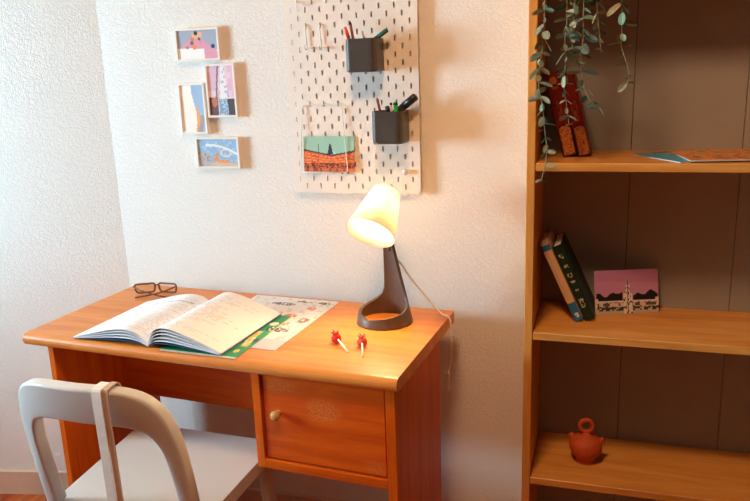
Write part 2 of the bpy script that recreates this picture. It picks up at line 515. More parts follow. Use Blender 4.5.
# white double hook near the top of the pegboard
for i, (x, lab) in enumerate(((-0.300, 'white wire hook on the pegboard, left of the hook pair'), (-0.260, 'white wire hook on the pegboard, right of the hook pair'))):
    h = empty('pegboard_hook', (x, -0.02, 1.4878), label=lab, cat='hook', group='hooks on the pegboard')
    wire('hook_wire', spline([(0, 0.004, 0), (0, -0.004, 0.001), (0.0, -0.006, -0.01), (0.002, -0.006, -0.05), (0.004, -0.012, -0.059), (0.006, -0.026, -0.058), (0.007, -0.034, -0.05)], 5), 0.0017, M_white, h)
    wire('hook_bar', [(-0.004, -0.0060, -0.056), (0.022, -0.0060, -0.057)], 0.0013, M_white, h)
h = empty('pegboard_hook', (-0.32, -0.02, 1.5478), label='small white hook at the top left edge of the pegboard', cat='hook', group='hooks on the pegboard')
wire('hook_wire', spline([(0, 0.004, 0), (0, -0.005, 0.0), (0.003, -0.012, -0.010), (0.012, -0.022, -0.003)], 5), 0.002, M_white, h)
# small knob at the lower right
kb = bm = bmesh.new(); lathe(bm, [(0, 0.014), (0.006, 0.013), (0.0075, 0.009), (0.0055, 0.004), (0.004, 0.0), (0, 0)], 16, (0, 0, 0), (0, -1, 0))
bm_obj('pegboard_peg', bm, M_white, None, True, label='small white round peg in the lower right corner of the pegboard', cat='peg').location = (-0.040, -0.0202, 1.1078)
# wire letter holder
lh = empty('letter_holder', (-0.265, -0.0205, 1.105), label='white wire letter holder on the pegboard holding a postcard', cat='letter holder')
P = round_poly([(-0.068, 0.001), (-0.056, 0.182), (0.056, 0.182), (0.068, 0.001)], [0.006, 0.012, 0.012, 0.006], 5)
wire('wire_loop', [(x, -0.012 if z < 0.15 else -0.004 - 0.008 * (0.182 - z) / 0.032, z) for x, z in P] , 0.0013, M_white, lh)
wire('wire_bottom', [(-0.068, -0.012, 0.0015), (0.068, -0.012, 0.0015)], 0.0013, M_white, lh)
wire('wire_foot', spline([(-0.05, -0.001, -0.003), (-0.05, -0.012, -0.002), ], 4), 0.0013, M_white, lh)
wire('wire_foot', spline([(0.05, -0.001, -0.003), (0.05, -0.012, -0.002)], 4), 0.0013, M_white, lh)

def hash2(i, j, s=0):
    r = math.sin(i * 127.1 + j * 311.7 + s * 74.7) * 43758.5453
    return r - math.floor(r)

def plaza(u, v):
    # mint sky over an orange building range running away to a corner
    roof = 0.62 - 0.30 * u if u < 0.55 else 0.455 + 0.12 * (u - 0.55) / 0.45
    if abs(u - 0.30) < 0.012 and v < 0.80: return (60, 60, 80) if v > roof - .02 else (200, 96, 60)
    if v > 0.5 and abs(u - 0.53) < 0.045 * (0.85 - v) / 0.3 + 0.004 and v < 0.80: return (70, 66, 90)
    if v > roof + 0.03: return (160, 208, 190)
    if v > roof - 0.015: return (78, 66, 92)
    if v < 0.10: return (206, 120, 88) if hash2(int(u * 22), 3) > .35 else (150, 80, 60)
    if v < 0.26: return (84, 52, 50) if hash2(int(u * 40), int(v * 34), 4) > .45 else (214, 112, 70)
    rows = (v / roof * 7) % 1
    if rows < 0.16: return (236, 170, 120)
    return (226, 118, 66) if hash2(int(u * 26), int(v / roof * 7)) > 0.2 else (204, 90, 54)
pcx, pcz = -0.251, 1.107
pc = grid_print('plaza_postcard', lambda u, v: (-0.0725 + 0.145 * u, 0.006 * (v - 0.5), 0.095 * v), 72, 48, plaza, M_print,
                label='postcard of an orange building under a mint sky in the wire holder', cat='postcard')
pc.location = (pcx, -0.0275, pcz)
pc.modifiers.new('thick', 'SOLIDIFY').thickness = 0.0005

# pen cups
def cup(x, z, lab):
    r = empty('pen_cup', (x, -0.0205, z), label=lab, cat='pen cup', group='pen cups on the pegboard')
    w, d, hh, t = 0.080, 0.076, 0.081, 0.002
    def outline(ins, m=6):
        a = w / 2 - ins
        return round_poly([(-a, -0.001 - ins), (-a, -d + ins), (a, -d + ins), (a, -0.001 - ins)], [0.004, 0.014 - ins, 0.018 - ins, 0.004], m)
    bm = bmesh.new()
    o0 = outline(0.003); o1 = outline(0.0); i1 = outline(t); i0 = outline(t + 0.003)
    rings = [[bm.verts.new((p[0], p[1], zz)) for p in pts] for pts, zz in ((o0, 0.0), (o1, 0.004), (o1, hh), (i1, hh), (i1, 0.006), (i0, 0.004))]
    n = len(o0)
    for A, B in zip(rings, rings[1:]):
        for k_ in range(n): bm.faces.new((A[k_], A[(k_ + 1) % n], B[(k_ + 1) % n], B[k_]))
    bm.faces.new(rings[0][::-1]); bm.faces.new(rings[-1])
    b = bm_obj('cup_body', bm, M_cup, r)
    for sx in (-1, 1):
        box_obj('hook_tab', (sx * 0.02 - 0.0018, -0.0015, 0.055), (sx * 0.02 + 0.0018, 0.0055, 0.067), M_cup, r)
    return r
cup(-0.129, 1.3668, 'dark grey pen cup high on the pegboard with orange and green pens')
cup(-0.067, 1.1878, 'dark grey pen cup lower on the pegboard above the lamp')

def pen(name, a, b, r, mat, lab, cat='pen', cap=None, capmat=None, tip=None, tipmat=None, group='pens in the cups'):
    """a: bottom, b: top; cap length from the top"""
    a, b = Vector(a), Vector(b)
    t = (b - a); L = t.length
    rt = empty(name, a, label=lab, cat=cat, group=group)
    e = L - (cap or 0)
    q = t.to_track_quat('Z', 'Y').to_matrix().to_4x4()
    bm = bmesh.new()
    if cap: lathe(bm, [(0, 0), (r * .5, 0.0), (r * .95, 0.006), (r * .95, e), (0, e)], 14)
    elif tip: lathe(bm, [(0, 0), (r, 0), (r, L - tip), (0, L - tip)], 6 if cat == 'pencil' else 14)
    else: lathe(bm, [(0, 0), (r * .5, 0.0), (r * .95, 0.006), (r, L - 0.002), (r * .7, L), (0, L)], 14)
    o = bm_obj('barrel', bm, mat, rt, cat != 'pencil'); o.matrix_local = q
    if cap:
        bm = bmesh.new(); lathe(bm, [(0, e + 0.0003), (r * 1.1, e + 0.0003), (r * 1.05, L - 0.003), (r * .7, L), (0, L)], 14)
        bm_obj('cap', bm, capmat or mat, rt, True).matrix_local = q
    if tip:
        bm = bmesh.new(); lathe(bm, [(0, L - tip + 0.0002), (r, L - tip + 0.0002), (r * .25, L - 0.001), (0, L)], 14)
        bm_obj('tip', bm, tipmat or mat, rt, True).matrix_local = q
    return rt
C = lambda n, c, r=0.35: plain(n, c, r, 0.5, 0.03)
M_or, M_brown, M_blk, M_grn, M_lime, M_pink = C('orange_marker', (232, 74, 34)), C('brown_pencil', (150, 78, 52)), C('black_plastic', (26, 24, 26)), C('deep_green_marker', (20, 96, 78)), C('bright_green_pen', (34, 160, 48)), C('pink_pen', (240, 200, 196))
# upper cup: floor of the cup is z = 1.3728
pen('felt_pen', (-0.143, -0.070, 1.374), (-0.178, -0.060, 1.478), 0.0042, M_or, 'orange red felt pen leaning left in the upper pen cup', cap=0.03)
pen('pencil', (-0.146, -0.056, 1.374), (-0.1655, -0.058, 1.493), 0.0036, M_brown, 'brown pencil with dark end in the upper pen cup', 'pencil', tip=0.009, tipmat=M_blk)
pen('pen_refill', (-0.125, -0.045, 1.374), (-0.133, -0.060, 1.466), 0.003, plain('clear_grey', (196, 190, 184), 0.3), 'pale grey slim pen standing in the middle of the upper cup')
pen('marker', (-0.156, -0.060, 1.409), (-0.068, -0.056, 1.467), 0.0056, M_grn, 'dark green marker leaning right in the upper pen cup', 'marker', cap=0.032)
# lower cup: floor z = 1.1938
pen('pencil', (-0.078, -0.06, 1.195), (-0.1005, -0.060, 1.303), 0.0036, M_brown, 'brown pencil leaning left in the lower pen cup', 'pencil', tip=0.006, tipmat=M_brown)
pen('ballpoint_pen', (-0.062, -0.08, 1.195), (-0.073, -0.062, 1.281), 0.0058, M_blk, 'stubby black pen in the lower pen cup beside the brown pencil', cap=0.02)
pen('felt_pen', (-0.060, -0.045, 1.195), (-0.0645, -0.058, 1.289), 0.0034, M_pink, 'thin pink pen with black cap in the lower pen cup', cap=0.006, capmat=M_blk)
pen('felt_pen', (-0.046, -0.07, 1.195), (-0.0520, -0.060, 1.290), 0.0058, M_lime, 'bright green pen with black cap in the lower pen cup', cap=0.007, capmat=M_blk)
pen('marker', (-0.093, -0.058, 1.233), (0.001, -0.052, 1.304), 0.0095, M_blk, 'thick black marker leaning right in the lower pen cup', 'marker', cap=0.04)

# ------------------------------------------------------------------ small framed pictures
def f_hill(u, v):
    if ((u - .47) / .05) ** 2 + ((v - .90) / .07) ** 2 < 1: return (60, 50, 52)
    for a, b_, r, c in ((.38, .68, .05, (226, 130, 60)), (.36, .56, .045, (110, 100, 130)), (.55, .70, .035, (90, 90, 140)), (.88, .42, .05, (30, 70, 120)), (.42, .42, .06, (244, 150, 90)), (.24, .40, .04, (170, 130, 130)), (.58, .60, .03, (238, 150, 120))):
        if ((u - a) / r) ** 2 + ((v - b_) / (r * 1.5)) ** 2 < 1: return c
    if .38 < u < .62 and v > .62 and v < 0.95: return (230, 186, 150) if v > .72 else (226, 160, 176)
    if v < 0.38 - 0.10 * max(0, u - 0.3) and u < 0.66: return (250, 248, 246)
    if v < 0.80 - 1.3 * abs(u - 0.45) ** 1.3: return (226, 160, 184)
    if v < .3: return (234, 200, 206)
    return (166, 176, 194)
def f_tower(u, v):
    w = 0.12 + 0.26 * (1 - v)
    if v < 0.34 and u > 0.72 - 0.1 * (v - 0.1): return (86, 78, 82)
    if v < 0.36 and u < 0.32: return (196, 120, 90) if (u - .2) ** 2 + (v - .28) ** 2 < .012 else (110, 84, 90)
    if v < 0.34 and abs(u - 0.56) < 0.20: return (130, 170, 205) if hash2(int(u * 20), int(v * 34)) > .35 else (200, 214, 226)
    if abs(u - 0.58) < w * 0.55: return (240, 240, 244) if hash2(int(u * 16), int(v * 20), 2) > .18 else (190, 196, 212)
    if abs(abs(u - 0.50) - w * 0.75) < 0.03: return (120, 116, 126)
    return (228, 190, 212) if hash2(int(u * 9), int(v * 8), 5) > .3 else (238, 212, 224)
def f_coast(u, v):
    e = 0.56 + 0.08 * math.sin(v * 5)
    if u < e: return (252, 244, 236)
    if v < 0.55 and u - e < 0.16 * (1 - abs(v - .3) * 2): return (244, 170, 110)
    if v < .35 and u - e < .3: return (170, 160, 160)
    return (160, 190, 222)
def f_waves(u, v):
    if abs(v - 0.22 - 0.05 * math.sin(u * 7)) < 0.05 and 0.34 < u < 0.76: return (240, 150, 70)
    if abs((u - .46) - (v - .3) * .1) < 0.04 and .2 < v < .5: return (226, 150, 96)
    if abs(v - 0.78 + 0.35 * (u - 0.3) ** 2 * 2) < 0.045 and u > .2: return (232, 236, 240)
    if (u - .7) ** 2 + (v - .5) ** 2 < .022 and (u - .7) ** 2 + (v - .5) ** 2 > .010: return (226, 222, 220)
    if u < .30 and v < .55 - .3 * u: return (196, 180, 172) if hash2(int(u * 20), int(v * 16)) > .4 else (150, 160, 176)
    if v < .12: return (214, 190, 170)
    return (150, 186, 222) if hash2(int(u * 14), int(v * 12), 9) > .2 else (176, 202, 228)
M_frame = plain('white_frame_wood', (244, 236, 226), 0.5, 0.4, 0.02)
def framed(x0, x1, z0, z1, fn, lab):
    w, hh = x1 - x0, z1 - z0
    r = empty('picture_frame', (x0 + w / 2, -0.0005, z0), label=lab, cat='picture frame', group='framed pictures on the wall')
    t, d = 0.006, 0.017
    bm = bmesh.new()
    for lo, hi in (((-w / 2, -d, 0), (w / 2, 0, t)), ((-w / 2, -d, hh - t), (w / 2, 0, hh)), ((-w / 2, -d, t), (-w / 2 + t, 0, hh - t)), ((w / 2 - t, -d, t), (w / 2, 0, hh - t))):
        box(bm, lo, hi, 0.0007, 1)
    bm_obj('frame', bm, M_frame, r)
    box_obj('backing', (-w / 2 + t, -0.012, t), (w / 2 - t, -0.0005, hh - t), M_frame, r)
    iw, ih = w - 2 * t, hh - 2 * t
    nx = int(iw / 0.0022); ny = int(ih / 0.0022)
    grid_print('picture', lambda u, v: (-iw / 2 + iw * u, -0.0125, t + ih * v), nx, ny, fn, M_print, r)
    return r
framed(-0.695, -0.559, 1.411, 1.499, f_hill, 'white framed picture of a pink hill, topmost of the four')
framed(-0.611, -0.519, 1.256, 1.402, f_tower, 'white framed upright picture of a pale tower under pink sky')
framed(-0.702, -0.617, 1.210, 1.352, f_coast, 'white framed upright picture, half blank and half blue with orange')
framed(-0.661, -0.524, 1.112, 1.201, f_waves, 'white framed blue picture with orange streak, lowest of the four')

# ------------------------------------------------------------------ chair
ch_cx = -0.520
chair = empty('chair', (ch_cx, -0.50, 0), label='white plastic chair with open curved back pulled up to the desk', cat='chair')
SH = 0.445
seat_poly = round_poly([(-0.190, -0.222), (0.185, -0.222), (0.195, 0.185), (-0.217, 0.195)], [0.02, 0.02, 0.05, 0.05], 7)
bm = bmesh.new(); prism(bm, seat_poly, SH - 0.035, SH, 0.008, 3)
bm_obj('seat', bm, M_chair, chair)
# back: inverted U shell, bowed in plan and leaning away from the desk
def back_pt(x, z, off):
    t = (z - SH) / 0.34
    y = -0.190 - 0.055 * t - 0.045 * (1 - (abs(x) / 0.195) ** 2.2) * min(1, max(0, t))
    return Vector((x, y - off, z))
outer, inner = [], []
NA = 44
for i in range(NA + 1):
    s = math.pi * i / NA
    def sup(a, z0, z1, e):
        c, sn = math.cos(math.pi - s), math.sin(s)
        x = a * math.copysign(abs(c) ** e, c)
        z = z0 + (z1 - z0) * abs(sn) ** e
        return x, z
    outer.append(sup(0.192, SH - 0.03, 0.795, 0.42))
    inner.append(sup(0.160, SH + 0.012, 0.707, 0.36))
bm = bmesh.new()
tk = 0.034
A = [bm.verts.new(back_pt(x, z, tk / 2)) for x, z in outer]; B = [bm.verts.new(back_pt(x, z, tk / 2)) for x, z in inner]
A2 = [bm.verts.new(back_pt(x, z, -tk / 2)) for x, z in outer]; B2 = [bm.verts.new(back_pt(x, z, -tk / 2)) for x, z in inner]
for i in range(NA):
    bm.faces.new((A[i], A[i + 1], B[i + 1], B[i])); bm.faces.new((A2[i + 1], A2[i], B2[i], B2[i + 1]))
    bm.faces.new((A[i + 1], A[i], A2[i], A2[i + 1])); bm.faces.new((B[i], B[i + 1], B2[i + 1], B2[i]))
for i in (0, NA):
    bm.faces.new((A[i], B[i], B2[i], A2[i]))
bk = bm_obj('backrest', bm, M_chair, chair, True)
bv = bk.modifiers.new('soft', 'BEVEL'); bv.width = 0.007; bv.segments = 3; bv.limit_method = 'ANGLE'; bv.angle_limit = math.radians(50)
for sx, sy in ((-1, 1), (1, 1), (-1, -1), (1, -1)):
    bm = bmesh.new()
    tube(bm, [(sx * 0.165, sy * 0.155, SH - 0.034), (sx * 0.178, sy * 0.165 + (0.0 if sy > 0 else -0.01), 0.22), (sx * 0.19, sy * 0.172 + (0.0 if sy > 0 else -0.03), 0.0)], [0.022, 0.019, 0.015], 14)
    bm_obj('leg', bm, M_chair, chair, True)

# fabric strap hung over the chair back
def band(name, x, w, pts, mat, parent, t=0.0022):
    """flat ribbon along (y,z) points at x offset, width w along x with slant"""
    bm = bmesh.new(); rows = []
    for (dx, y, z) in pts:
        rows.append([bm.verts.new((x + dx - w / 2, y, z)), bm.verts.new((x + dx + w / 2, y, z))])
    for a, b_ in zip(rows, rows[1:]): bm.faces.new((a[0], a[1], b_[1], b_[0]))
    o = bm_obj(name, bm, mat, parent, False)
    m_ = o.modifiers.new('thick', 'SOLIDIFY'); m_.thickness = t; m_.offset = 1
    return o
M_strap = plain('cream_canvas_strap', (242, 238, 230), 0.8, 0.2, 0.12, 60, bump=0.3, bscale=500)
M_strap2 = plain('tan_strap_lining', (206, 172, 146), 0.8, 0.2, 0.06, 60)
st = empty('fabric_strap', (ch_cx, -0.50, 0.796), label='cream fabric strap looped over the top of the chair back', cat='strap')
def strap_pts(x, off):
    z_t = 0.797 - 0.796
    yc = back_pt(x, 0.79, 0).y
    y0 = yc - tk / 2 - 0.003 - off; y1 = yc + tk / 2 + 0.003 + off
    low = back_pt(x, 0.70, 0).y - tk / 2 - 0.003 - off
    p = [(0.007, y0, 0.40 - 0.796), (0.0045, y0, 0.55 - 0.796), (0.002, y0, 0.68 - 0.796), (0.0, y0, -0.012), (0.0, y0 + 0.006, 0.0015 + off), (0.0, yc, 0.0035 + off), (0.0, y1 - 0.006, 0.0015 + off), (0.0, y1, -0.012), (0.001, y1 + 0.003, -0.04), (0.002, y1 + 0.005, -0.07)]
    return [tuple(v) for v in spline(p, 4)]
band('strap_band', 0.066, 0.021, strap_pts(0.066, 0.0), M_strap, st)
band('strap_lining', 0.0835, 0.013, strap_pts(0.086, 0.0005), M_strap2, st)

# ------------------------------------------------------------------ table lamp
LX, LY = -0.060, -0.190
lamp = empty('table_lamp', (LX, LY, HD), label='table lamp with grey looped foot and glowing white cone shade', cat='lamp')
back_az = math.radians(66)            # the tongue rises at the back right of the ring
bm = bmesh.new()
rows = []
Zs = [0.0, 0.006, 0.014, 0.022, 0.027, 0.030, 0.034, 0.040, 0.048, 0.058, 0.072, 0.09, 0.115, 0.14, 0.165, 0.19, 0.205]
def half_w(z):
    if z <= 0.024: return math.pi
    t = z - 0.024
    lin_w = 0.045 - 0.15 * t      # half width in metres up the tongue
    flare = 0.16 * math.exp(-t / 0.0115)
    return min(math.pi * 0.98, (max(0.012, lin_w) + flare) / rad_(z))
def rad_(z):
    if z < 0.03: return 0.0720 - 0.20 * z
    return max(0.030, 0.0660 - 0.21 * (z - 0.03))
NT = 36
for z in Zs:
    hw = half_w(z); r = rad_(z)
    row = []
    for k_ in range(NT + 1):
        a = back_az - hw + 2 * hw * k_ / NT
        row.append((r * math.cos(a), r * math.sin(a), z))
    rows.append(row)
vr = []
for row, z in zip(rows, Zs):
    vr.append([bm.verts.new(p) for p in row])
for a, b_ in zip(vr, vr[1:]):
    for k_ in range(NT): bm.faces.new((a[k_], a[k_ + 1], b_[k_ + 1], b_[k_]))
bmesh.ops.remove_doubles(bm, verts=bm.verts[:], dist=1e-5)
ls = bm_obj('foot_and_arm', bm, M_lampgrey, lamp, True)
sm = ls.modifiers.new('thick', 'SOLIDIFY'); sm.thickness = 0.0075; sm.offset = -1; sm.use_even_offset = False
# shade: cone pointing down towards the front left
top_c = Vector((-0.056, -0.146, 1.077)) - Vector((LX, LY, HD))
ax = Vector((-0.15, -0.70, -0.70)).normalized()
open_c = top_c + ax * 0.128
bm = bmesh.new()
lathe(bm, [(0.0, 0.0), (0.027, 0.0), (0.0330, 0.004), (0.0355, 0.010), (0.0610, 0.128)], 40, top_c, ax)
sh = bm_obj('lamp_shade', bm, translucent('white_shade_plastic', (255, 247, 226), 0.46), lamp, True)
sm = sh.modifiers.new('thick', 'SOLIDIFY'); sm.thickness = 0.0015; sm.offset = 1
bm = bmesh.new()
lathe(bm, [(0.0, 0.0015), (0.014, 0.0015), (0.014, 0.035), (0.0, 0.035)], 16, top_c, ax)
bm_obj('bulb_socket', bm, M_white, lamp, True)
bm = bmesh.new()
lathe(bm, [(0.0, 0.0355), (0.012, 0.0355), (0.016, 0.05), (0.024, 0.070), (0.022, 0.086), (0.013, 0.096), (0.0, 0.099)], 20, top_c, ax)
bm_obj('light_bulb', bm, emissive('bulb_glow', (1.0, 0.72, 0.38), 190), lamp, True)
# neck joint between arm and shade
armtop = Vector((rad_(0.205) * math.cos(back_az), rad_(0.205) * math.sin(back_az), 0.20))
wire('neck_joint', [armtop + Vector((-0.002, -0.003, -0.02)), (armtop + top_c + ax * 0.07) / 2 + Vector((0.012, 0.014, 0)), top_c + ax * 0.06 + Vector((0.03, 0.026, 0.0))], 0.006, M_lampgrey, lamp)
W2L = lambda x, y, z: (x - LX, y - LY, z - HD)
cord = spline([W2L(-0.041, -0.156, 0.915), W2L(-0.028, -0.136, 0.888), W2L(-0.002, -0.116, 0.838), W2L(0.046, -0.118, 0.783), W2L(0.074, -0.130, 0.759), W2L(0.0895, -0.135, 0.7555), W2L(0.0985, -0.139, 0.747), W2L(0.1010, -0.139, 0.715), W2L(0.1000, -0.130, 0.670), W2L(0.088, -0.090, 0.612), W2L(0.070, -0.050, 0.562)], 6)
wire('power_cord', cord, 0.0026, plain('white_cord', (248, 240, 228), 0.4), lamp)
bm = bmesh.new(); box(bm, (-0.008, -0.007, -0.055), (0.008, 0.007, 0.0), 0.004, 2)
o = bm_obj('cord_switch', bm, M_white, lamp); o.location = W2L(0.070, -0.050, 0.563)

# ------------------------------------------------------------------ things on the desk
def desk_thing(name, x, y, z=HD, rz=0, **k):
    p = dk(x, y, z)
    return empty(name, p, DR + rz, **k)

# open workbook, local origin at the lower end of the gutter
book = desk_thing('open_book', -0.628, -0.452, 0.7525, 0.0, label='open workbook with white printed pages arched in the middle of the desk', cat='book')
PH = 0.290
def interp(tab, u):
    for (a, za), (b_, zb) in zip(tab, tab[1:]):
        if u <= b_:
            t = (u - a) / (b_ - a); t = t * t * (3 - 2 * t) * 0.35 + t * 0.65
            return za + (zb - za) * t
    return tab[-1][1]
def catm(tab, n=40):
    pts = spline([(a, b_, 0) for a, b_ in tab], 8)
    return [(p.x, p.y) for p in pts]
LEFT = catm([(0, 0.003), (0.008, 0.014), (0.03, 0.031), (0.065, 0.0375), (0.11, 0.032), (0.17, 0.017), (0.224, 0.0025)])
RIGHT = catm([(0, 0.003), (0.006, 0.022), (0.022, 0.044), (0.052, 0.052), (0.095, 0.044), (0.15, 0.026), (0.203, 0.0055)])
def page_col(side):
    def fn(u, v):
        # u from gutter outward, v from bottom to top
        line = int(v * 62)
        cell = int(u * 40)
        base = (247, 248, 250)
        if u < 0.06 or u > 0.95 or v < 0.05 or v > 0.95: return base
        para = hash2(line // 5, 1, side)
        if line % 2 == 0 and hash2(line, 7, side) > 0.25:
            endl = 0.5 + 0.45 * hash2(line, 2, side)
            if 0.10 < u < endl and hash2(cell, line, side) > 0.3:
                return (226, 228, 234) if para > 0.35 else (236, 224, 220)
        if side == 0 and abs(v - 0.80 + 0.12 * (u - .4)) < 0.012 and u > 0.3: return (186, 200, 218)
        if side == 1 and v > .62 and v < .72 and u > .2 and u < .5: return (226, 228, 236)
        return base
    return fn
def sheet(name, tab, sgn, k_, mat, colfn, drop=0.0, shrink=0.0, parent=None):
    us = [p[0] for p in tab]
    def pos(u, v):
        f = u * (len(tab) - 1); i = min(int(f), len(tab) - 2); t = f - i
        uu = tab[i][0] + (tab[i + 1][0] - tab[i][0]) * t
        zz = tab[i][1] + (tab[i + 1][1] - tab[i][1]) * t
        return (sgn * uu * (1 - shrink) - 0.0 * v, 0.0 + PH * v, max(0.0004, zz * k_ - drop) + 0.0)
    return grid_print(name, pos, 40, 62, colfn, mat, parent, True)
blank = lambda u, v: (236, 240, 246)
for sgn, tab, side, ks in ((-1, LEFT, 0, (1.0, 0.82, 0.62, 0.42)), (1, RIGHT, 1, (1.0, 0.86, 0.70, 0.52, 0.36))):
    for q, k_ in enumerate(ks):
        o = sheet('page', tab, sgn, k_, M_page, page_col(side) if q == 0 else blank, 0.0, 0.004 * q, book)
        m_ = o.modifiers.new('thick', 'SOLIDIFY'); m_.thickness = 0.0010; m_.offset = 0
    o = sheet('cover', tab, sgn, 0.24, M_print, lambda u, v: (52, 84, 128), 0.0, -0.006, book)
    m_ = o.modifiers.new('thick', 'SOLIDIFY'); m_.thickness = 0.0008; m_.offset = 0

# green workbook under the open book
def green_cover(u, v):
    # white margin at left/bottom edge, figures across the diagonal
    if v < 0.02: return (214, 220, 208)
    if ((u - .90) / .035) ** 2 + ((v - .14) / .035) ** 2 < 1: return (236, 206, 96)
    if abs(u - 0.885 - 0.03 * math.sin(v * 9)) < 0.045 and 0.24 < v < 0.60: return (230, 200, 90) if hash2(int(u * 30), int(v * 22)) > .35 else (240, 232, 214)
    if ((u - .93) / .05) ** 2 + ((v - .66) / .05) ** 2 < 1: return (50, 56, 62) if hash2(int(u * 34), int(v * 34), 3) > .4 else (236, 226, 200)
    if ((u - .90) / .06) ** 2 + ((v - .78) / .04) ** 2 < 1: return (244, 236, 220)
    if ((u - .95) / .03) ** 2 + ((v - .38) / .05) ** 2 < 1: return (60, 66, 60)
    if u > 0.975 and v > .55: return (226, 206, 130)
    return (42, 150, 92) if hash2(int(u * 8), int(v * 8), 8) > .2 else (50, 158, 100)
GW, GH = 0.205, 0.296
gw = desk_thing('green_workbook', -0.387 - GW, -0.4585, HD, 0.018, label='green covered workbook lying under the open book', cat='book')
box_obj('page_block', (0.002, 0.001, 0.0003), (GW - 0.001, GH - 0.001, 0.0018), M_paper, gw)
grid_print('cover', lambda u, v: (GW * u, GH * v, 0.0021), 60, 84, green_cover, M_print, gw).modifiers.new('thick', 'SOLIDIFY').thickness = 0.0003

# pale magazine at the back right
def pale_mag(u, v):
    if v < 0.17: return (206, 206, 212)
    for a, b_, rx, ry, c in ((.70, .62, .07, .035, (232, 120, 60)), (.82, .80, .05, .03, (226, 110, 50)), (.60, .30, .10, .05, (196, 130, 90)), (.80, .34, .10, .04, (90, 76, 70)), (.45, .85, .14, .03, (110, 100, 98)), (.90, .55, .06, .05, (170, 110, 80)), (.55, .62, .05, .05, (120, 100, 90)), (.72, .46, .08, .03, (210, 150, 110)), (.30, .55, .1, .05, (190, 150, 120)), (.88, .93, .08, .02, (90, 86, 88)), (.66, .93, .10, .02, (130, 120, 116))):
        if ((u - a) / rx) ** 2 + ((v - b_) / ry) ** 2 < 1 and hash2(int(u * 50), int(v * 60), 5) > .25: return c
    return (232, 228, 224) if hash2(int(u * 30), int(v * 36), 6) > .12 else (212, 204, 200)
mw, mh = 0.255, 0.372
mg = desk_thing('pale_magazine', -0.323 - mw, -0.3845, HD, 0.0, label='pale magazine with small orange and grey drawings, at the back of the desk', cat='magazine')
grid_print('magazine_cover', lambda u, v: (mw * u - 0.004 * v, mh * v, 0.0016 + 0.0 * v), 64, 84, pale_mag, M_print, mg).modifiers.new('thick', 'SOLIDIFY').thickness = 0.0003
box_obj('page_block', (0.0, 0.0, 0.0002), (mw - 0.001, mh - 0.0005, 0.0012), M_paper, mg)

# glasses: front rim away from the viewer, temples folded forward
gl = desk_thing('eyeglasses', -0.884, -0.072, HD, 0.30, label='brown framed eyeglasses lying folded at the back left of the desk', cat='glasses')
M_gl = plain('brown_frame', (118, 70, 44), 0.25, 0.6, 0.15, 80)
def rim(cx_):
    poly = round_poly([(cx_ - 0.026, 0.0045), (cx_ + 0.026, 0.0045), (cx_ + 0.029, 0.032), (cx_ - 0.029, 0.032)], [0.012, 0.012, 0.008, 0.008], 6)
    return [(x, 0.014 * (abs(x) / 0.064) ** 2 * -1 - 0.10 * (z - 0.02), z) for x, z in poly]
for s in (-1, 1):
    pts = rim(s * 0.034)
    bm = bmesh.new(); tube(bm, pts + [pts[0], pts[1]], 0.0027, 8); bm_obj('rim', bm, M_gl, gl, True)
    bm = bmesh.new(); bm.faces.new([bm.verts.new(p) for p in pts]); bmesh.ops.triangulate(bm, faces=bm.faces[:])
    bm_obj('lens', bm, clear('lens_glass', (0.97, 0.96, 0.94), 0.06), gl).modifiers.new('thick', 'SOLIDIFY').thickness = 0.0012
wire('bridge', spline([(-0.006, 0.001, 0.024), (0, 0.002, 0.027), (0.006, 0.001, 0.024)], 4), 0.0019, M_gl, gl)
wire('temple', spline([(-0.063, -0.014, 0.027), (-0.060, -0.022, 0.026), (-0.02, -0.040, 0.016), (0.03, -0.050, 0.006), (0.052, -0.052, 0.003)], 5), 0.0022, M_gl, gl)
wire('temple', spline([(0.063, -0.014, 0.027), (0.060, -0.020, 0.025), (0.02, -0.032, 0.012), (-0.03, -0.044, 0.005), (-0.050, -0.048, 0.003)], 5), 0.0022, M_gl, gl)

# two red lollipops
M_red = plain('red_candy', (214, 34, 22), 0.22, 0.6, 0.25, 90)
M_red2 = plain('red_candy_pale', (214, 74, 54), 0.25, 0.6, 0.35, 110)
M_stick = plain('white_stick', (250, 244, 234), 0.5)
def lolly(x, y, dx, dy, mat, lab):
    r = desk_thing('lollipop', x, y, HD, 0, label=lab, cat='lollipop', group='lollipops on the desk')
    bm = bmesh.new()
    bmesh.ops.create_icosphere(bm, subdivisions=2, radius=0.0125)
    for v in bm.verts:
        f = 1 + 0.10 * math.sin(v.co.x * 700) * math.cos(v.co.y * 640 + 1) + 0.05 * math.sin(v.co.z * 800)
        v.co = Vector((v.co.x * f * 1.05, v.co.y * f, v.co.z * f * 0.95)) + Vector((0, 0, 0.0118))
        v.co.z = max(v.co.z, 0.0002)
    bm_obj('candy', bm, mat, r, False)
    bm = bmesh.new()                    # twist of wrapper on top
    for k_ in range(5):
        a = 2 * math.pi * k_ / 5
        tube(bm, [(0.003 * math.cos(a), 0.003 * math.sin(a), 0.020), (0.006 * math.cos(a) - dx * 0.06, 0.006 * math.sin(a) - dy * 0.06, 0.024), (0.010 * math.cos(a) - dx * 0.12, 0.010 * math.sin(a) - dy * 0.12, 0.027 - 0.002 * (k_ % 2))], [0.004, 0.0028, 0.001], 5)
    bm_obj('wrapper', bm, mat, r, True)
    wire('stick', [(dx * 0.1, dy * 0.1, 0.0125), (dx, dy, 0.0026)], 0.0022, M_stick, r)
    return r
lolly(-0.206, -0.298, 0.052, -0.052, M_red, 'red lollipop with its stick pointing to the front right, left of two')
lolly(-0.139, -0.302, 0.026, -0.062, M_red2, 'paler red lollipop nearest the lamp foot, right of two')

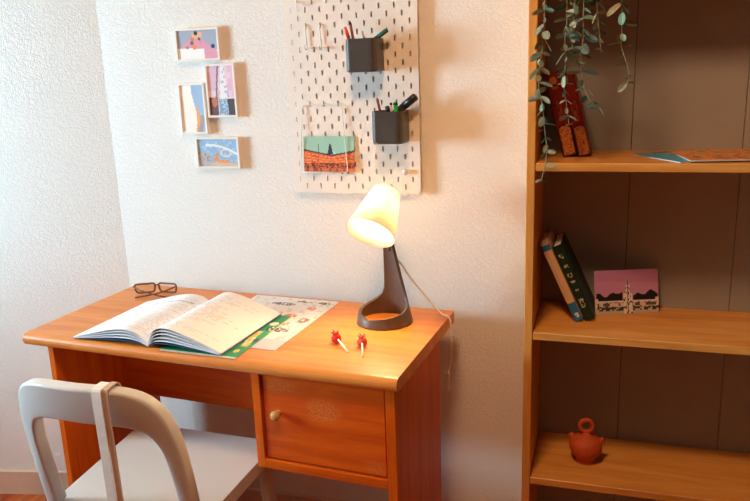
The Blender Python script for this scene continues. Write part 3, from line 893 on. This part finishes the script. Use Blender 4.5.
# ------------------------------------------------------------------ things in the bookcase
def shelf_book(name, base, width, height, depth, tilt, spine_fn, cover_mat, lab, group, yaw=0.0, nx=14, ny=70):
    """spine faces the viewer; book leans left by tilt (radians) about its lower left corner"""
    r = empty(name, base, label=lab, cat='book', group=group)
    r.rotation_euler = (0, -tilt, yaw)
    t = 0.0022
    box_obj('cover', (0, 0, 0), (t, depth, height), cover_mat, r)
    box_obj('cover', (width - t, 0, 0), (width, depth, height), cover_mat, r)
    box_obj('page_block', (t, 0.003, 0.002), (width - t, depth - 0.002, height - 0.002), M_paper, r)
    def pos(u, v):
        b = 0.0025 * math.sin(math.pi * u)
        return (width * u, -b, height * v)
    o = grid_print('spine', pos, nx, ny, spine_fn, M_print, r)
    m_ = o.modifiers.new('thick', 'SOLIDIFY'); m_.thickness = 0.0025; m_.offset = -1
    return r

def red_spine(seed):
    def fn(u, v):
        top = 0.36 - 0.05 * (abs(u - .5) * 2) ** 2
        if v < 0.02: return (60, 14, 10)
        if v < top and 0.14 < u < 0.94:
            return (196, 116, 60) if hash2(int(u * 10), int(v * 70), seed) > .28 else (150, 78, 40)
        if v < top + 0.02: return (70, 20, 12)
        if seed == 1 and ((u - .45) / .28) ** 2 + ((v - .90) / .05) ** 2 < 1: return (190, 112, 50)
        if seed == 1 and .3 < u < .7 and .80 < v < .83: return (160, 84, 40)
        if .25 < u < .7 and .42 < v < .66 and hash2(int(u * 8), int(v * 40), seed) > .4: return (150, 70, 34)
        return (120, 22, 16) if hash2(int(u * 9), int(v * 30), 4 + seed) > .2 else (100, 18, 14)
    return fn
M_redc = plain('dark_red_leather', (104, 20, 16), 0.4, 0.5, 0.1, 40)
S1 = SZ[0]; S2 = SZ[1]; S3 = SZ[2]
tl = 0.235
shelf_book('red_book', (0.3680, -0.150, S1 + 0.0003), 0.0310, 0.192, 0.120, tl, red_spine(1), M_redc, 'dark red book with gilt emblem leaning at the left of the top shelf', 'red books on the upper shelf')
shelf_book('red_book', (0.4015, -0.146, S1 + 0.0003), 0.0285, 0.190, 0.118, tl, red_spine(2), M_redc, 'dark red book without emblem, right of the two on the top shelf', 'red books on the upper shelf')

def tan_spine(u, v):
    if v < 0.235:
        if .25 < u < .8 and .04 < v < .10 and hash2(int(u * 12), int(v * 90), 2) > .45: return (220, 226, 232)
        return (44, 120, 176)
    if 0.90 < v < 0.975: return (44, 120, 176)
    return (226, 186, 142)
def green_spine(u, v):
    for a, b_ in ((.86, .05), (.72, .035), (.60, .05), (.52, .03), (.40, .025), (.26, .05), (.19, .035)):
        if abs(v - a) < b_ * .5 and .2 < u < .75 and hash2(int(u * 9), int(v * 80), 6) > .35: return (206, 196, 160)
    return (26, 54, 42) if hash2(int(u * 8), int(v * 40), 3) > .2 else (22, 46, 36)
tl2 = 0.43
shelf_book('paperback', (0.4065, -0.160, S2 + 0.0003), 0.0195, 0.205, 0.125, tl2, tan_spine, plain('tan_cover', (222, 180, 136), 0.5), 'tan paperback with blue spine blocks leaning on the middle shelf', 'leaning books on the middle shelf')
shelf_book('hardback', (0.4305, -0.150, S2 + 0.0003), 0.0230, 0.196, 0.130, tl2, green_spine, plain('dark_green_cloth', (24, 50, 38), 0.55), 'dark green hardback leaning on the middle shelf', 'leaning books on the middle shelf')

def palace(u, v):
    cx_ = 0.52
    if abs(u - cx_) < 0.012 and v < 0.75: return (60, 52, 64)
    if abs(u - cx_) < 0.03 and v < 0.66: return (236, 226, 218) if hash2(int(u * 60), int(v * 26), 1) > .25 else (90, 84, 90)
    if abs(u - cx_) < 0.065 and v < 0.46: return (238, 226, 216) if hash2(int(u * 44), int(v * 24), 2) > .3 else (70, 64, 70)
    tr = 0.46 + 0.07 * math.sin(u * 22 + 1) * math.sin(u * 9)
    wing = 0.30
    if v < 0.07: return (200, 186, 172)
    if v < 0.16: return (60, 66, 54) if hash2(int(u * 30), int(v * 20), 3) > .4 else (206, 190, 180)
    if v < wing and 0.04 < u < 0.97:
        if abs(v - wing) < 0.03: return (236, 222, 210)
        return (224, 206, 194) if hash2(int(u * 30), int(v * 16), 4) > .45 else (96, 84, 84)
    if (u < 0.05 or u > 0.955) and v < 0.36: return (228, 214, 204)
    if v < tr and 0.02 < u < 0.99 and not (.43 < u < .60): return (34, 34, 34)
    return (206, 146, 190) if v < .75 - .05 * u else (196, 136, 184)
pcard = grid_print('palace_postcard', lambda u, v: (0.157 * u, 0.022 * v, 0.105 * v), 78, 56, palace, M_print,
                   label='postcard of a white palace under pink sky leaning in the bookcase', cat='postcard')
pcard.location = (0.452, -0.103, S2 + 0.0006); pcard.rotation_euler = (0, 0, 0.33)
pcard.modifiers.new('thick', 'SOLIDIFY').thickness = 0.0005

# terracotta water jug with ring handle and two spouts
M_terra = plain('terracotta', (200, 84, 34), 0.6, 0.4, 0.12, 40, bump=0.1, bscale=150)
jug = empty('clay_jug', (0.441, -0.142, S3 + 0.0002), label='small terracotta jug with ring handle on the lowest visible shelf', cat='jug')
bm = bmesh.new()
lathe(bm, [(0, 0), (0.0235, 0), (0.0245, 0.003), (0.0225, 0.009), (0.026, 0.014), (0.0350, 0.024), (0.0400, 0.037), (0.0395, 0.050), (0.033, 0.062), (0.020, 0.068), (0.012, 0.072), (0.008, 0.078), (0, 0.079)], 36)
bm_obj('body', bm, M_terra, jug, True)
bm = bmesh.new()
tube(bm, [(0.0155 * math.sin(2 * math.pi * i / 24), 0.0, 0.0950 - 0.0160 * math.cos(2 * math.pi * i / 24)) for i in range(26)], 0.0054, 10)
bm_obj('ring_handle', bm, M_terra, jug, True)
bm = bmesh.new(); tube(bm, spline([(-0.028, 0, 0.050), (-0.033, 0, 0.062), (-0.038, 0, 0.071)], 4), [0.010] * 4 + [0.0075] * 4 + [0.0065], 12)
bm_obj('spout', bm, M_terra, jug, True)
bm = bmesh.new(); tube(bm, spline([(0.028, 0, 0.050), (0.036, 0, 0.057), (0.043, 0, 0.064)], 4), [0.009] * 4 + [0.006] * 4 + [0.0038], 12)
bm_obj('spout', bm, M_terra, jug, True)
jug.rotation_euler = (0, 0, 0.1)

# magazines lying on the upper shelf
def map_print(u, v):
    if v < 0.03: return (230, 214, 196)
    h_ = hash2(int(u * 34), int(v * 16), 4)
    if h_ > .72: return (176, 104, 44)
    if h_ < .15: return (206, 176, 110)
    return (226, 146, 72)
def teal_print(u, v):
    if v < 0.30: return (70, 160, 205)
    if u < .12: return (70, 110, 96)
    return (96, 140, 120) if hash2(int(u * 20), int(v * 10), 2) > .4 else (120, 176, 190)
def flat_mag(name, p0, w, d, rz, fn, z, lab, nx=60, ny=40):
    r = empty(name, (p0[0], p0[1], z), rz, label=lab, cat='magazine', group='magazines on the upper shelf')
    box_obj('page_block', (0.0006, 0.0006, 0.0001), (w - 0.0006, d - 0.0006, 0.0022), M_paper, r)
    grid_print('cover', lambda u, v: (w * u, d * v, 0.0026), nx, ny, fn, M_print, r).modifiers.new('thick', 'SOLIDIFY').thickness = 0.0004
    return r
# the teal one: front edge runs from the left back corner to the front right
flat_mag('teal_magazine', (0.5200, -0.108), 0.166, 0.150, -1.0036, teal_print, S1 + 0.0002, 'teal magazine sticking out under the orange map on the upper shelf')
flat_mag('orange_map', (0.6285, -0.247), 0.30, 0.180, 0.17, map_print, S1 + 0.0034, 'folded orange map lying on the upper shelf')

# ------------------------------------------------------------------ hanging plant
M_leaf = [plain('grey_green_leaf', (172, 180, 156), 0.5, 0.4, 0.15, 50), plain('teal_green_leaf', (126, 170, 150), 0.45, 0.4, 0.12, 50), plain('olive_leaf', (172, 170, 134), 0.5, 0.4, 0.15, 50)]
M_stem = plain('pale_green_stem', (146, 144, 108), 0.6)
plant = empty('hanging_plant', (0.47, -0.14, ZT), label='trailing eucalyptus plant hanging down in front of the bookcase', cat='plant')
bm = bmesh.new(); lathe(bm, [(0, 0.0005), (0.05, 0.0005), (0.066, 0.105), (0.07, 0.11), (0.07, 0.118), (0.062, 0.118), (0.060, 0.098), (0, 0.096)], 32)
bm_obj('pot', bm, plain('terracotta_pot', (186, 106, 70), 0.7), plant, True)
# leaf mesh: a small oval, slightly cupped, stalk at the origin, along +X
def leaf_mesh(mat):
    bm = bmesh.new()
    n = 10; ring = []
    for i in range(n):
        a = 2 * math.pi * i / n
        x = 0.5 + 0.5 * math.cos(a); y = 0.29 * math.sin(a) * (0.75 + 0.25 * x)
        ring.append(bm.verts.new((x, y, 0.10 * abs(y) * 2 - 0.10 * x * x)))
    c = bm.verts.new((0.5, 0, -0.035))
    for i in range(n): bm.faces.new((c, ring[i], ring[(i + 1) % n]))
    r2 = bmesh.ops.solidify(bm, geom=bm.faces[:], thickness=0.03)
    bmesh.ops.recalc_face_normals(bm, faces=bm.faces[:])
    me_ = bpy.data.meshes.new('leaf'); bm.to_mesh(me_); bm.free(); me_.materials.append(mat)
    return me_
LM = [leaf_mesh(m) for m in M_leaf]
PO = Vector((0.47, -0.14, ZT))
rng = random.Random(11)
VINES = [  # x, z of each trailing stem, its y, leaf size, leaf spacing, leaf tone
    ([(0.331, 1.498), (0.330, 1.456), (0.329, 1.410), (0.324, 1.377), (0.322, 1.330), (0.331, 1.283), (0.336, 1.237), (0.341, 1.199), (0.338, 1.163), (0.330, 1.126)], -0.284, 0.029, 0.0125, 0),
    ([(0.374, 1.496), (0.375, 1.452), (0.372, 1.419), (0.375, 1.379), (0.372, 1.339), (0.377, 1.298), (0.385, 1.248)], -0.276, 0.030, 0.0145, 0),
    ([(0.407, 1.494), (0.407, 1.456), (0.408, 1.421), (0.405, 1.382), (0.410, 1.338), (0.421, 1.303), (0.442, 1.283)], -0.280, 0.035, 0.0155, 1),
    ([(0.390, 1.494), (0.389, 1.460), (0.386, 1.425), (0.389, 1.398)], -0.290, 0.031, 0.016, 0),
    ([(0.432, 1.493), (0.436, 1.451), (0.441, 1.416), (0.444, 1.390)], -0.274, 0.028, 0.016, 2),
    ([(0.480, 1.490), (0.482, 1.437), (0.482, 1.404), (0.493, 1.371), (0.500, 1.339), (0.487, 1.316)], -0.278, 0.034, 0.0175, 2),
]
for pts, Y, size, step, tone in VINES:
    P3 = [Vector((a, Y, b_)) for a, b_ in pts]
    top = P3[0]
    up = [PO + Vector(((top.x - PO.x) * 0.3, -0.03, 0.105)), PO + Vector(((top.x - PO.x) * 0.6, -0.075, 0.128)), Vector(((top.x), CF - 0.006, ZT + 0.045)), Vector((top.x, Y - 0.002, ZT - 0.03))]
    path = spline([p - PO for p in up + [q for q in P3]], 10)
    stem = wire('stem', path, 0.0009, M_stem, plant, 6)
    # leaves in crossed pairs down the stem
    acc = 0.0; turn = rng.random() * 3; last = path[0]; total = 0
    for i in range(1, len(path)):
        total += (path[i] - path[i - 1]).length
    run = 0.0
    for i in range(1, len(path)):
        seg = (path[i] - path[i - 1]); run += seg.length; acc += seg.length
        if acc < step: continue
        acc = 0.0
        turn += math.pi / 2 + rng.uniform(-0.3, 0.3)
        frac = run / total
        for sd in (0, math.pi):
            if rng.random() < 0.10: continue
            s = size * rng.uniform(0.6, 1.1) * (1.0 if frac < 0.85 else 0.7)
            a = turn + sd
            o = bpy.data.objects.new('leaf', LM[tone if rng.random() < 0.55 else rng.randrange(3)])
            COL.objects.link(o); o.parent = stem
            rot = Matrix.Rotation(a, 4, 'Z') @ Matrix.Rotation(rng.uniform(-0.1, 0.9), 4, 'Y') @ Matrix.Rotation(rng.choice((-1, 1)) * rng.uniform(0.1, 1.2), 4, 'X')
            o.matrix_local = Matrix.Translation(path[i]) @ rot @ Matrix.Diagonal((s, s, s, 1))
